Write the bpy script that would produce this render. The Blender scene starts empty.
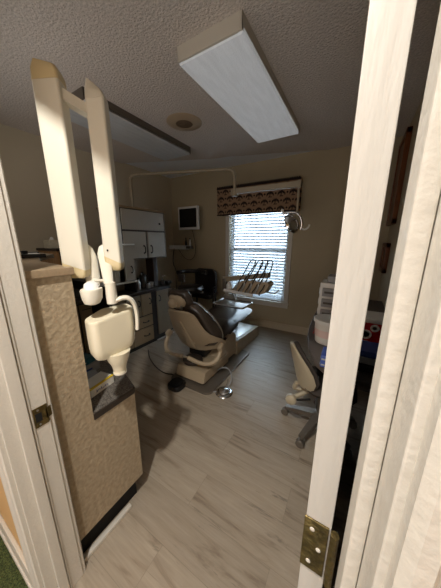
import bpy, bmesh, math, random
from mathutils import Vector, Matrix
random.seed(7)
PI = math.pi
sc = bpy.context.scene
C = sc.collection

# ------------------------------------------------------------------ materials
def s2l(c):
    return tuple(((v/255)/12.92 if v/255 <= .04045 else (((v/255)+.055)/1.055)**2.4) for v in c) + (1,)

def mat(name, col, rough=.5, metal=0, var=0, vscale=8, bump=0, bscale=60, col2=None, detail=3, coat=0, trans=0, emis=None, estr=0, stretch=None, spec=.5):
    m = bpy.data.materials.new(name); m.use_nodes = True
    nt = m.node_tree; b = nt.nodes['Principled BSDF']
    c = s2l(col)
    b.inputs['Base Color'].default_value = c
    b.inputs['Roughness'].default_value = rough
    b.inputs['Metallic'].default_value = metal
    b.inputs['Coat Weight'].default_value = coat
    b.inputs['Transmission Weight'].default_value = trans
    b.inputs['Specular IOR Level'].default_value = spec
    tc = nt.nodes.new('ShaderNodeTexCoord'); vec = tc.outputs['Object']
    if stretch:
        mp = nt.nodes.new('ShaderNodeMapping'); mp.inputs['Scale'].default_value = stretch
        nt.links.new(vec, mp.inputs['Vector']); vec = mp.outputs['Vector']
    if var or col2:
        n = nt.nodes.new('ShaderNodeTexNoise'); n.inputs['Scale'].default_value = vscale; n.inputs['Detail'].default_value = detail
        nt.links.new(vec, n.inputs['Vector'])
        r = nt.nodes.new('ShaderNodeValToRGB')
        r.color_ramp.elements[0].position = .35; r.color_ramp.elements[1].position = .65
        c2 = s2l(col2) if col2 else tuple(min(1, v*(1-var)) for v in c[:3])+(1,)
        r.color_ramp.elements[0].color = c2; r.color_ramp.elements[1].color = c
        nt.links.new(n.outputs['Fac'], r.inputs['Fac']); nt.links.new(r.outputs['Color'], b.inputs['Base Color'])
    if bump:
        n = nt.nodes.new('ShaderNodeTexNoise'); n.inputs['Scale'].default_value = bscale; n.inputs['Detail'].default_value = 4
        nt.links.new(vec, n.inputs['Vector'])
        bp = nt.nodes.new('ShaderNodeBump'); bp.inputs['Strength'].default_value = bump; bp.inputs['Distance'].default_value = .01
        nt.links.new(n.outputs['Fac'], bp.inputs['Height']); nt.links.new(bp.outputs['Normal'], b.inputs['Normal'])
    if emis:
        b.inputs['Emission Color'].default_value = s2l(emis); b.inputs['Emission Strength'].default_value = estr
    return m

M = {}
M['wall'] = mat('wall_paint', (176,162,134), .7, bump=.15, bscale=120, var=.04, vscale=2)
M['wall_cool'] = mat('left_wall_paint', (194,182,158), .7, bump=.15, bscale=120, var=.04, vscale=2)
M['hallwall'] = mat('hall_wall_paint', (214,176,124), .7, bump=.1, bscale=150)
M['popcorn'] = mat('popcorn_ceiling', (222,211,202), .95, bump=1.0, bscale=75, var=.22, vscale=85, detail=4)
M['smoothceil'] = mat('smooth_ceiling', (236,238,242), .6, bump=.1, bscale=30)
M['trim'] = mat('white_trim_paint', (206,201,191), .45, bump=.12, bscale=90, var=.03, vscale=12)
M['doorpaint'] = mat('door_edge_paint', (198,194,187), .5, bump=.2, bscale=70, var=.03, vscale=10, stretch=(1,1,.15))
M['basebrd'] = mat('baseboard_paint', (200,186,160), .5)
M['carpet'] = mat('green_carpet', (92,104,56), 1, bump=1, bscale=220, col2=(40,52,22), vscale=170)
M['stucco'] = mat('beige_textured_laminate', (172,156,131), .6, bump=.4, bscale=60, col2=(152,136,112), vscale=60, detail=8)
M['cap'] = mat('tan_wood_cap', (152,132,106), .4, var=.15, vscale=12, stretch=(1,8,8))
M['speckle'] = mat('speckled_grey_counter', (128,122,114), .4, col2=(52,46,42), vscale=260, detail=2)
M['dark'] = mat('dark_counter_edge', (52,44,38), .45, var=.2, vscale=30)
M['black'] = mat('black_plastic', (20,19,19), .45)
M['blackmatte'] = mat('black_matte', (10,10,10), .9)
M['xray'] = mat('cream_plastic', (222,216,200), .35, var=.02, vscale=5)
M['xyellow'] = mat('yellowed_plastic', (216,198,154), .35, var=.06, vscale=9)
M['xhead'] = mat('cream_tubehead_plastic', (224,215,190), .36, var=.04, vscale=5)
M['chairbeige'] = mat('beige_chair_plastic', (172,154,128), .4, var=.05, vscale=6)
M['leather'] = mat('dark_brown_vinyl', (58,48,40), .28, bump=.15, bscale=60, var=.15, vscale=12, coat=.3)
M['piping'] = mat('grey_piping', (150,142,126), .4)
M['blackleather'] = mat('black_vinyl', (34,30,28), .3, bump=.15, bscale=60, coat=.2)
M['chrome'] = mat('chrome', (205,205,205), .15, 1)
M['steel'] = mat('brushed_steel', (190,190,188), .3, 1)
M['brass'] = mat('painted_brass', (120,104,64), .42, .8, var=.5, vscale=60, bump=.3, bscale=90)
M['glass'] = mat('window_glass', (240,248,250), .02, trans=1, spec=.3)
M['blind'] = mat('white_blind_slat', (232,236,240), .5)
M['white'] = mat('white_plastic', (225,224,220), .4)
M['offwhite'] = mat('offwhite_laminate', (164,157,144), .45, var=.04, vscale=6)
M['cabtan'] = mat('tan_laminate', (150,128,98), .5, var=.1, vscale=8, stretch=(1,1,.2))
M['cabgrey'] = mat('dull_beige_laminate', (138,125,104), .5, var=.06, vscale=6)
M['wood'] = mat('brown_wood', (168,126,82), .5, col2=(140,102,62), vscale=10, stretch=(6,6,.6))
M['darkwood'] = mat('dark_wood', (50,36,26), .5, var=.3, vscale=10, stretch=(6,6,.6))
M['framewood'] = mat('red_brown_frame_wood', (118,66,30), .35, var=.3, vscale=14, stretch=(6,6,.6))
def blindmat():
    m = mat('white_blind_slat', (236,240,244), .5); nt = m.node_tree; N = nt.nodes
    p = N['Principled BSDF']; tr = N.new('ShaderNodeBsdfTranslucent'); tr.inputs['Color'].default_value = (.86,.92,.97,1)
    mx = N.new('ShaderNodeMixShader'); mx.inputs[0].default_value = .35
    nt.links.new(p.outputs[0], mx.inputs[1]); nt.links.new(tr.outputs[0], mx.inputs[2]); nt.links.new(mx.outputs[0], N['Material Output'].inputs['Surface'])
    return m
M['blind'] = blindmat()
M['screen'] = mat('dark_screen', (8,9,11), .25)
M['deskgrey'] = mat('charcoal_laminate', (84,76,70), .5, var=.08, vscale=20)
M['red'] = mat('red_plastic', (170,22,26), .35)
M['pink'] = mat('pinkish_label', (222,194,186), .5)
M['clearish'] = mat('translucent_white_plastic', (220,216,208), .35)
M['blue'] = mat('blue_print', (52,74,140), .45)
M['teal'] = mat('teal_card', (40,92,104), .5)
M['grey'] = mat('grey_card', (150,150,150), .5)
M['yellow'] = mat('yellow_print', (214,184,44), .5)
M['whitebox'] = mat('white_card', (226,224,214), .55)
M['tissue'] = mat('pale_tissue_box', (206,196,172), .6, var=.15, vscale=60)
M['beigechair'] = mat('office_chair_shell', (176,164,140), .4)
M['greyfab'] = mat('dark_grey_upholstery', (62,54,48), .85, bump=.3, bscale=200)
M['metalgrey'] = mat('grey_painted_metal', (110,102,92), .4, .4)
M['tan_arm'] = mat('tan_metal_arm', (146,134,112), .4)
M['lens'] = mat('prismatic_lens_added_glow', (206,208,210), .3, emis=(240,242,245), estr=.2, bump=.35, bscale=110, var=.16, vscale=9, spec=.8, stretch=(3,.5,1), detail=8)  # switched-off fixture; emission added in place of window reflection
M['lens_off'] = mat('unlit_prismatic_lens', (214,218,222), .3, bump=.35, bscale=110, var=.12, vscale=9, spec=.8, stretch=(3,.5,1), detail=8)
M['fixture'] = mat('fixture_housing', (200,192,178), .5)
M['speakerring'] = mat('tan_speaker_ring', (178,158,132), .5)
M['speakermesh'] = mat('brown_speaker_grille', (112,92,72), .7, bump=.6, bscale=260)
M['lamp_on'] = mat('lit_lamp_glass', (255,236,205), .5, emis=(255,228,190), estr=6)

# plank floor: rows run along X
def plank_mat():
    m = bpy.data.materials.new('grey_vinyl_planks'); m.use_nodes = True
    nt = m.node_tree; N = nt.nodes; L = nt.links; b = N['Principled BSDF']
    tc = N.new('ShaderNodeTexCoord')
    br = N.new('ShaderNodeTexBrick')
    br.inputs['Scale'].default_value = 1; br.inputs['Brick Width'].default_value = 1.2; br.inputs['Row Height'].default_value = .182
    br.inputs['Mortar Size'].default_value = .0012; br.inputs['Mortar Smooth'].default_value = .3; br.offset = .37
    br.inputs['Color1'].default_value = (0,0,0,1); br.inputs['Color2'].default_value = (1,1,1,1); br.inputs['Mortar'].default_value = (.5,.5,.5,1)
    L.new(tc.outputs['Object'], br.inputs['Vector'])
    # offset the grain per plank
    mx = N.new('ShaderNodeVectorMath'); mx.operation = 'MULTIPLY_ADD'
    L.new(br.outputs['Color'], mx.inputs[0]); mx.inputs[1].default_value = (7.3,5.1,3.7); L.new(tc.outputs['Object'], mx.inputs[2])
    mp = N.new('ShaderNodeMapping'); mp.inputs['Scale'].default_value = (1.1, 9, 1); L.new(mx.outputs[0], mp.inputs['Vector'])
    n1 = N.new('ShaderNodeTexNoise'); n1.inputs['Scale'].default_value = 1.7; n1.inputs['Detail'].default_value = 7; n1.inputs['Distortion'].default_value = 1.1; n1.inputs['Roughness'].default_value = .62
    L.new(mp.outputs[0], n1.inputs['Vector'])
    r = N.new('ShaderNodeValToRGB'); e = r.color_ramp.elements
    e[0].position = .30; e[0].color = s2l((128,113,97)); e[1].position = .45; e[1].color = s2l((162,149,131))
    x = e.new(.68); x.color = s2l((172,159,142)); L.new(n1.outputs['Fac'], r.inputs['Fac'])
    # fine grain
    mp2 = N.new('ShaderNodeMapping'); mp2.inputs['Scale'].default_value = (4, 70, 1); L.new(mx.outputs[0], mp2.inputs['Vector'])
    n2 = N.new('ShaderNodeTexNoise'); n2.inputs['Scale'].default_value = 2; n2.inputs['Detail'].default_value = 4; L.new(mp2.outputs[0], n2.inputs['Vector'])
    mr = N.new('ShaderNodeMapRange'); mr.inputs['To Min'].default_value = .8; mr.inputs['To Max'].default_value = 1.16; L.new(n2.outputs['Fac'], mr.inputs['Value'])
    mr2 = N.new('ShaderNodeMapRange'); mr2.inputs['To Min'].default_value = .92; mr2.inputs['To Max'].default_value = 1.05
    sep = N.new('ShaderNodeSeparateColor'); L.new(br.outputs['Color'], sep.inputs[0]); L.new(sep.outputs[0], mr2.inputs['Value'])
    mul = N.new('ShaderNodeMath'); mul.operation = 'MULTIPLY'; L.new(mr.outputs[0], mul.inputs[0]); L.new(mr2.outputs[0], mul.inputs[1])
    mo = N.new('ShaderNodeMath'); mo.operation = 'MULTIPLY_ADD'; L.new(br.outputs['Fac'], mo.inputs[0]); mo.inputs[1].default_value = -.22; L.new(mul.outputs[0], mo.inputs[2])
    mp3 = N.new('ShaderNodeMapping'); mp3.inputs['Scale'].default_value = (.7, 5.5, 1); mp3.inputs['Location'].default_value = (3.1,1.7,0); L.new(mx.outputs[0], mp3.inputs['Vector'])
    n3 = N.new('ShaderNodeTexNoise'); n3.inputs['Scale'].default_value = 2.2; n3.inputs['Detail'].default_value = 9; n3.inputs['Distortion'].default_value = 1.8; n3.inputs['Roughness'].default_value = .7
    L.new(mp3.outputs[0], n3.inputs['Vector'])
    r3 = N.new('ShaderNodeMapRange'); r3.inputs['From Min'].default_value = .33; r3.inputs['From Max'].default_value = .40; r3.inputs['To Min'].default_value = .58; r3.inputs['To Max'].default_value = 1.0
    L.new(n3.outputs['Fac'], r3.inputs['Value'])
    mo2 = N.new('ShaderNodeMath'); mo2.operation = 'MULTIPLY'; L.new(mo.outputs[0], mo2.inputs[0]); L.new(r3.outputs[0], mo2.inputs[1]); mo = mo2
    vm = N.new('ShaderNodeVectorMath'); vm.operation = 'SCALE'; L.new(r.outputs['Color'], vm.inputs[0]); L.new(mo.outputs[0], vm.inputs['Scale'])
    L.new(vm.outputs[0], b.inputs['Base Color'])
    b.inputs['Roughness'].default_value = .42
    bp = N.new('ShaderNodeBump'); bp.inputs['Strength'].default_value = .15; bp.inputs['Distance'].default_value = .004
    L.new(mo.outputs[0], bp.inputs['Height']); L.new(bp.outputs['Normal'], b.inputs['Normal'])
    return m
M['floor'] = plank_mat()

# palm-print fabric on the XZ plane
def palm_mat():
    m = bpy.data.materials.new('palm_print_fabric'); m.use_nodes = True
    nt = m.node_tree; N = nt.nodes; L = nt.links; b = N['Principled BSDF']
    tc = N.new('ShaderNodeTexCoord'); sp = N.new('ShaderNodeSeparateXYZ'); L.new(tc.outputs['Object'], sp.inputs[0])
    def ma(op, a, bb=None, c=None):
        n = N.new('ShaderNodeMath'); n.operation = op
        for i, v in enumerate((a, bb, c)):
            if v is None: continue
            if isinstance(v, (int, float)): n.inputs[i].default_value = v
            else: L.new(v, n.inputs[i])
        return n.outputs[0]
    CW, CH = .155, .096
    X = sp.outputs[0]; Z = sp.outputs[2]
    rowf = ma('FLOOR', ma('DIVIDE', Z, CH)); odd = ma('FLOORED_MODULO', rowf, 2.0)
    u = ma('SUBTRACT', ma('FLOORED_MODULO', ma('ADD', X, ma('MULTIPLY', odd, CW/2)), CW), CW/2)
    v = ma('SUBTRACT', ma('FLOORED_MODULO', Z, CH), CH/2)
    au = ma('ABSOLUTE', u)
    # crown: umbrella shaped, wider than high, with notches
    crown_z = ma('SUBTRACT', ma('SUBTRACT', v, .014), ma('MULTIPLY', ma('MULTIPLY', au, au), -12.0))
    notch = ma('MULTIPLY', ma('SINE', ma('MULTIPLY', u, 330.0)), .006)
    c1 = ma('LESS_THAN', ma('ABSOLUTE', ma('ADD', crown_z, notch)), .016)
    c2 = ma('LESS_THAN', au, .052)
    crown = ma('MULTIPLY', c1, c2)
    trunk = ma('MULTIPLY', ma('LESS_THAN', ma('ABSOLUTE', ma('SUBTRACT', u, ma('MULTIPLY', v, .18))), .0058), ma('LESS_THAN', ma('ABSOLUTE', ma('ADD', v, .014)), .027))
    basee = ma('MULTIPLY', ma('LESS_THAN', au, .024), ma('LESS_THAN', ma('ABSOLUTE', ma('ADD', v, .041)), .005))
    # small diamonds between
    u2 = ma('SUBTRACT', ma('ABSOLUTE', u), CW/2)
    dia = ma('LESS_THAN', ma('ADD', ma('ABSOLUTE', u2), ma('ABSOLUTE', v)), .016)
    mask = ma('MINIMUM', ma('ADD', ma('ADD', crown, trunk), ma('ADD', basee, dia)), 1.0)
    mix = N.new('ShaderNodeMix'); mix.data_type = 'RGBA'
    L.new(mask, mix.inputs[0]); mix.inputs[6].default_value = s2l((148,118,92)); mix.inputs[7].default_value = s2l((30,18,14))
    L.new(mix.outputs[2], b.inputs['Base Color']); b.inputs['Roughness'].default_value = .9
    return m
M['palm'] = palm_mat()
M['braid'] = mat('dark_braid_trim', (38,24,20), .9, bump=.5, bscale=120)

# ------------------------------------------------------------------ mesh builder
class MB:
    def __init__(s): s.b = bmesh.new()
    def _merge(s, t):
        me = bpy.data.meshes.new('tmp'); t.to_mesh(me); t.free(); s.b.from_mesh(me); bpy.data.meshes.remove(me); return s
    def box(s, x0,x1,y0,y1,z0,z1, bev=0, rot=None, seg=2, piv=None):
        t = bmesh.new(); bmesh.ops.create_cube(t, size=1)
        bmesh.ops.scale(t, vec=(abs(x1-x0),abs(y1-y0),abs(z1-z0)), verts=t.verts)
        if bev: bmesh.ops.bevel(t, geom=t.edges[:], offset=bev, segments=seg, profile=.5, affect='EDGES')
        c = Vector(((x0+x1)/2,(y0+y1)/2,(z0+z1)/2))
        if rot is not None:
            p = Vector(piv) if piv else c
            bmesh.ops.translate(t, vec=c-p, verts=t.verts)
            bmesh.ops.transform(t, matrix=rot.to_4x4(), verts=t.verts)
            bmesh.ops.translate(t, vec=p, verts=t.verts)
        else: bmesh.ops.translate(t, vec=c, verts=t.verts)
        return s._merge(t)
    def prism(s, pts, ax, a, b_, bev=0, seg=2):
        # pts: 2-D outline; ax: axis of extrusion (0,1,2) from a to b_
        t = bmesh.new()
        def P(p, v):
            if ax == 0: return (v, p[0], p[1])
            if ax == 1: return (p[0], v, p[1])
            return (p[0], p[1], v)
        A = [t.verts.new(P(p, a)) for p in pts]; B = [t.verts.new(P(p, b_)) for p in pts]
        t.faces.new(A); t.faces.new(B[::-1])
        n = len(pts)
        for i in range(n): t.faces.new((A[i], B[i], B[(i+1)%n], A[(i+1)%n]))
        bmesh.ops.recalc_face_normals(t, faces=t.faces)
        if bev:
            caps = [e for e in t.edges if len([f for f in e.link_faces if len(f.verts) == n]) == 1 and n != 4] or t.edges[:]
            bmesh.ops.bevel(t, geom=caps, offset=bev, segments=seg, profile=.5, affect='EDGES')
        return s._merge(t)
    def tube(s, pts, r, seg=10, closed=False, smooth=0):
        pts = [Vector(p) for p in pts]
        for _ in range(smooth):
            q = [pts[0]]
            for i in range(len(pts)-1):
                q += [pts[i]*.75+pts[i+1]*.25, pts[i]*.25+pts[i+1]*.75]
            q.append(pts[-1]); pts = q
        n = len(pts); rings = []
        t = bmesh.new(); up = None
        for i, p in enumerate(pts):
            if closed: d = (pts[(i+1)%n]-pts[i-1]).normalized()
            else: d = (pts[min(i+1,n-1)]-pts[max(i-1,0)]).normalized()
            if up is None:
                up = d.orthogonal().normalized()
            up = (up - d*up.dot(d)).normalized()
            sd = d.cross(up)
            rr = r[i*len(r)//n] if isinstance(r, (list,tuple)) else r
            rings.append([t.verts.new(p + (up*math.cos(2*PI*k/seg)+sd*math.sin(2*PI*k/seg))*rr) for k in range(seg)])
        for i in range(n if closed else n-1):
            a, b_ = rings[i], rings[(i+1)%n]
            for k in range(seg): t.faces.new((a[k], a[(k+1)%seg], b_[(k+1)%seg], b_[k]))
        if not closed: t.faces.new(rings[0][::-1]); t.faces.new(rings[-1])
        bmesh.ops.recalc_face_normals(t, faces=t.faces)
        return s._merge(t)
    def lathe(s, prof, c=(0,0,0), seg=32, rot=None):
        t = bmesh.new(); rings = []
        for (r, z) in prof:
            rings.append([t.verts.new((max(r,1e-4)*math.cos(2*PI*k/seg), max(r,1e-4)*math.sin(2*PI*k/seg), z)) for k in range(seg)])
        for i in range(len(rings)-1):
            for k in range(seg): t.faces.new((rings[i][k], rings[i][(k+1)%seg], rings[i+1][(k+1)%seg], rings[i+1][k]))
        t.faces.new(rings[0][::-1]); t.faces.new(rings[-1])
        bmesh.ops.recalc_face_normals(t, faces=t.faces)
        if rot is not None: bmesh.ops.transform(t, matrix=rot.to_4x4(), verts=t.verts)
        bmesh.ops.translate(t, vec=Vector(c), verts=t.verts)
        return s._merge(t)
    def loft(s, rings):
        t = bmesh.new(); R = [[t.verts.new(p) for p in r] for r in rings]; n = len(R[0])
        for i in range(len(R)-1):
            for k in range(n): t.faces.new((R[i][k], R[i][(k+1)%n], R[i+1][(k+1)%n], R[i+1][k]))
        t.faces.new(R[0][::-1]); t.faces.new(R[-1])
        bmesh.ops.recalc_face_normals(t, faces=t.faces)
        return s._merge(t)
    def plate(s, secs, th, nu=12):
        # secs: (centre, halfwidth, widthdir, normal, wrap): curved slab of thickness th (or per-section), rounded edges
        rings = []
        for sec in secs:
            c, w, wd, nn, wrap = sec[:5]; tk = sec[5] if len(sec) > 5 else th
            c = Vector(c); wd = Vector(wd).normalized(); nn = Vector(nn).normalized()
            r = []
            for k in range(nu+1):
                u = -1+2*k/nu; e = math.sqrt(max(0, 1-abs(u)**6))
                r.append(c+wd*w*u+nn*(wrap*u*u) - nn*tk/2*e)
            for k in range(nu-1, 0, -1):
                u = -1+2*k/nu; e = math.sqrt(max(0, 1-abs(u)**6))
                r.append(c+wd*w*u+nn*(wrap*u*u) + nn*tk/2*e)
            rings.append(r)
        return s.loft(rings)
    def xform(s, mtx):
        bmesh.ops.transform(s.b, matrix=mtx, verts=s.b.verts); return s
    def build(s, name, m, parent=None, local=False, smooth=True, sub=0):
        me = bpy.data.meshes.new(name)
        b = s.b
        off = Vector((0,0,0))
        if parent is None and not local:
            xs = [v.co for v in b.verts]
            lo = Vector([min(v[i] for v in xs) for i in range(3)]); hi = Vector([max(v[i] for v in xs) for i in range(3)])
            off = Vector(((lo.x+hi.x)/2, (lo.y+hi.y)/2, lo.z))
            bmesh.ops.translate(b, vec=-off, verts=b.verts)
        elif parent is not None and not local:
            bmesh.ops.transform(b, matrix=wm(parent).inverted(), verts=b.verts)
        b.to_mesh(me); b.free()
        o = bpy.data.objects.new(name, me); C.objects.link(o)
        if parent is not None: o.parent = parent
        else: o.location = off
        me.materials.append(m if not isinstance(m, str) else M[m])
        if smooth:
            for p in me.polygons: p.use_smooth = True
            md = o.modifiers.new('wn', 'WEIGHTED_NORMAL'); md.keep_sharp = True
            me.set_sharp_from_angle(angle=math.radians(38))
        if sub:
            md = o.modifiers.new('sub', 'SUBSURF'); md.levels = sub; md.render_levels = sub
        return o
def wm(o):
    m = o.matrix_basis.copy()
    return wm(o.parent) @ m if o.parent else m
def tag(o, label=None, cat=None, group=None, kind=None):
    if label: o['label'] = label
    if cat: o['category'] = cat
    if group: o['group'] = group
    if kind: o['kind'] = kind
    return o
def thing(name, label, cat, loc=(0,0,0), rz=0, group=None):
    o = bpy.data.objects.new(name, None); C.objects.link(o); o.empty_display_size = .1
    o.location = loc; o.rotation_euler = (0,0,rz)
    return tag(o, label, cat, group)
def struct(name, mb, m, label=None, smooth=False, parent=None):
    o = mb.build(name, m, parent, smooth=smooth)
    if parent is None: o['kind'] = 'structure'
    if label: o['label'] = label
    return o
def pol(az, R, z):
    a = math.radians(az); return Vector((R*math.sin(a), R*math.cos(a), z))
def rotz(a): return Matrix.Rotation(a, 3, 'Z')
def rr(cx, cy, w, h, r, n=5):   # rounded rectangle outline
    pts = []
    for (sx, sy, a0) in ((1,1,0),(-1,1,90),(-1,-1,180),(1,-1,270)):
        for k in range(n+1):
            a = math.radians(a0+90*k/n)
            pts.append((cx+sx*(w/2-r)+r*math.cos(a), cy+sy*(h/2-r)+r*math.sin(a)))
    return pts

# ------------------------------------------------------------------ room shell
XL, XR, YN, YF, ZC = -3.0, .30, .24, 3.25, 2.44
YH = .13
DL, DR, DH = -.808, .0335, 2.03      # doorway
struct('floor', MB().box(XL-.1, XR+.1, YH, YF+.12, -.08, 0), 'floor')
struct('floor_hall', MB().box(-2.4, 1.3, -1.6, YH, -.08, -.002), 'carpet')
struct('ceiling', MB().box(XL-.1, XR+.1, YH, YF+.12, ZC, ZC+.1), 'smoothceil')
# popcorn coat: ends in a wavy edge short of the window wall
edge = [(XR,3.25),(-.41,3.25),(-.8,3.10),(-1.18,2.96),(-1.46,2.87),(-1.55,2.83),(-1.75,2.79),(-2.07,2.66),(-2.46,2.50),(XL,2.26)]
struct('ceiling_coat', MB().prism([(XL,YN)]+[(XR,YN)]+edge, 2, ZC-.018, ZC), 'popcorn')
struct('ceiling_hall', MB().box(-2.4, 1.3, -1.6, YH, ZC, ZC+.1), 'smoothceil')
WX0, WX1, WZ0, WZ1 = -1.78, -.84, .45, 2.02   # window opening
w = MB()
w.box(XL-.1, WX0, YF, YF+.12, 0, ZC).box(WX1, XR+.1, YF, YF+.12, 0, ZC).box(WX0, WX1, YF, YF+.12, 0, WZ0).box(WX0, WX1, YF, YF+.12, WZ1, ZC)
struct('wall_back', w, 'wall')
struct('wall_left', MB().box(XL-.1, XL, YH, YF, 0, ZC), 'wall_cool')
struct('wall_right', MB().box(XR, XR+.1, YH, YF, 0, ZC), 'wall')
w = MB().box(XL-.1, -2.25, YH, YN, 0, ZC).box(-1.05, DL-.02, YH, YN, 0, ZC).box(-2.25,-1.05,YH,YN,0,1.30).box(-2.25,-1.05,YH,YN,2.05,ZC).box(DR+.02, XR+.1, YH, YN, 0, ZC).box(DL-.02, DR+.02, YH, YN, DH+.02, ZC)
struct('wall_front', w, 'wall')
# added unseen opening for fill light, above the divider cap, left of the jamb
PX0, PX1, PZ0, PZ1 = -2.25, -1.05, 1.30, 2.05
# hall-side skin of the doorway wall and the rest of the hall
w = MB().box(-2.4, -2.25, YH-.004, YH, 0, ZC).box(-1.05, DL-.02, YH-.004, YH, 0, ZC).box(-2.25,-1.05,YH-.004,YH,0,1.30).box(-2.25,-1.05,YH-.004,YH,2.05,ZC).box(DR+.02, 1.3, YH-.004, YH, 0, ZC).box(DL-.02, DR+.02, YH-.004, YH, DH+.02, ZC)
struct('wall_hall_front', w, 'hallwall')
struct('wall_hall_back', MB().box(-2.4, 1.3, -1.7, -1.6, 0, ZC), 'hallwall')
struct('wall_hall_left', MB().box(-2.5, -2.4, -1.7, YH, 0, ZC), 'hallwall')
struct('wall_hall_right', MB().box(1.3, 1.4, -1.7, YH, 0, ZC), 'hallwall')
fr = MB().box(PX0,PX1,YH-.004,YN,PZ0,PZ0+.02,.003).box(PX0,PX1,YH-.004,YN,PZ1-.02,PZ1,.003).box(PX0,PX0+.02,YH-.004,YN,PZ0,PZ1,.003).box(PX1-.02,PX1,YH-.004,YN,PZ0,PZ1,.003)
struct('trim_fill_opening', fr, 'trim')  # frame of the added opening, out of view
# baseboards
struct('baseboard_back', MB().box(XL, XR, YF-.016, YF, 0, .115, .004).box(XL, XR, YF-.022, YF, .0, .09, .004), 'basebrd')
struct('baseboard_right', MB().box(XR-.016, XR, YN, YF-.02, 0, .115, .004), 'basebrd')
struct('baseboard_left', MB().box(XL, XL+.016, YN, YF-.02, 0, .115, .004), 'basebrd')
struct('baseboard_hall', MB().box(-2.4, DL-.075, YH-.018, YH-.004, 0, .12, .004).box(-2.4, DL-.075, YH-.024, YH-.004, 0, .03, .004), 'trim')
# doorway lining, stops and casings (room and hall side)
ST0, ST1 = .158, .188
for side, x, s in (('left', DL, -1), ('right', DR, 1)):
    j = MB().box(x, x+s*.02, YH-.004, YN, 0, DH+.02, .002)
    j.box(x, x-s*.011, ST0, ST1, 0, DH, .003)
    j.box(x, x-s*.004, ST1+.003, ST1+.009, 0, DH, .0015)
    struct('trim_jamb_'+side, j, 'trim', smooth=True)
    # hall casing profile, in (distance from opening, proud)
    prof = [(.005,0),(.005,.011),(.010,.015),(.017,.015),(.020,.011),(.030,.0105),(.046,.012),(.052,.017),(.060,.019),(.068,.017),(.070,0)]
    k = MB(); k.prism([(x+s*p, YH-.004-q) for p, q in prof], 2, 0, DH+.07)
    struct('trim_casing_'+side, k, 'trim', smooth=True)
    k = MB(); k.prism([(x+s*p, YN+q) for p, q in prof], 2, 0, DH+.07)
    struct('trim_room_casing_'+side, k, 'trim', smooth=True)
struct('trim_jamb_head', MB().box(DL, DR, YH-.004, YN, DH, DH+.02).box(DL, DR, ST0, ST1, DH-.011, DH, .003), 'trim')
struct('trim_casing_head', MB().box(DL-.07, DR+.07, YH-.02, YH-.004, DH+.005, DH+.075, .004), 'trim')
struct('trim_room_casing_head', MB().box(DL-.07, DR+.07, YN, YN+.016, DH+.005, DH+.075, .004), 'trim')
# threshold strip inside the doorway is plain plank floor

# strike plate on the left jamb
t = thing('strike_plate', 'tarnished brass strike plate on the left door jamb', 'strike plate', (DL, .215, .80))
MB().box(DL, DL+.0022, .199, .238, .765, .835, .001).build('plate', 'brass', t)
MB().prism([(DL+.0022,.236),(DL+.0022,.232),(DL-.006,.252),(DL-.009,.251)], 2, .782, .818).build('lip', 'brass', t)
MB().box(DL+.0012, DL+.003, .203, .220, .785, .815).build('latch_hole', 'blackmatte', t)
for z in (.774, .826): MB().lathe([(.0035,0),(.0035,.0012),(.001,.0018)], (DL+.0022,.212,z), 12, Matrix.Rotation(PI/2,3,'Y')).build('screw', 'steel', t)

# open door, edge towards the hall
d = MB().box(-.014, .0165, .246, 1.056, .012, 2.02, .0015)
door = d.build('door_1', 'doorpaint'); door['kind'] = 'structure'; door['label'] = 'open white door seen on its hinge edge'
for zc in (.95, 1.82, .2):
    h = MB().box(-.0155, .014, .2438, .2462, zc-.045, zc+.045, .001)
    ho = h.build('hinge_leaf', 'brass', door)
    MB().tube([(.0205,.2415,zc-.045),(.0205,.2415,zc+.045)], .005, 12).build('knuckle', 'brass', ho)
    for dz, dx in ((-.03,-.004),(0,.006),(.03,-.004)): MB().lathe([(.003,0),(.003,.001),(.0012,.0018)], (-.001+dx,.2438,zc+dz), 12, Matrix.Rotation(PI/2,3,'X')).build('screw', 'trim', ho)
hk = MB().lathe([(.026,0),(.026,.004),(.012,.006),(.011,.012),(.020,.016),(.024,.024),(.018,.031),(.001,.033)], (.0165,.99,.92), 24, Matrix.Rotation(PI/2,3,'Y'))
hk.lathe([(.026,0),(.026,.004),(.012,.006),(.011,.012),(.020,.016),(.024,.024),(.018,.031),(.001,.033)], (-.014,.99,.92), 24, Matrix.Rotation(-PI/2,3,'Y'))
hk.build('knob', 'brass', door)

# ------------------------------------------------------------------ window
win = MB()
cz0, cz1 = .38, 2.09
win.box(WX0-.065, WX0, YF-.018, YF, WZ0-.02, cz1, .003).box(WX1, WX1+.065, YF-.018, YF, WZ0-.02, cz1, .003)
win.box(WX0-.065, WX1+.065, YF-.018, YF, WZ1, cz1, .003)
win.box(WX0-.08, WX1+.08, YF-.045, YF+.06, WZ0-.03, WZ0, .004).box(WX0-.065, WX1+.065, YF-.016, YF, WZ0-.09, WZ0-.03, .003)
wino = win.build('window_1', 'trim'); wino['kind'] = 'structure'; wino['label'] = 'bright window with white casing'
fr = MB()
for (a, b_, z0, z1, yy) in ((WX0, WX1, WZ0, 1.24, YF+.055), (WX0, WX1, 1.20, WZ1, YF+.085)):
    fr.box(a, a+.045, yy, yy+.03, z0, z1, .003).box(b_-.045, b_, yy, yy+.03, z0, z1, .003).box(a, b_, yy, yy+.03, z0, z0+.045, .003).box(a, b_, yy, yy+.03, z1-.045, z1, .003)
fr.build('window_frame', 'white', wino)
MB().box(WX0+.04, WX1-.04, YF+.068, YF+.072, WZ0+.04, 1.21).build('pane', 'glass', wino)
MB().box(WX0+.04, WX1-.04, YF+.098, YF+.102, 1.23, WZ1-.04).build('pane', 'glass', wino)

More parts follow.
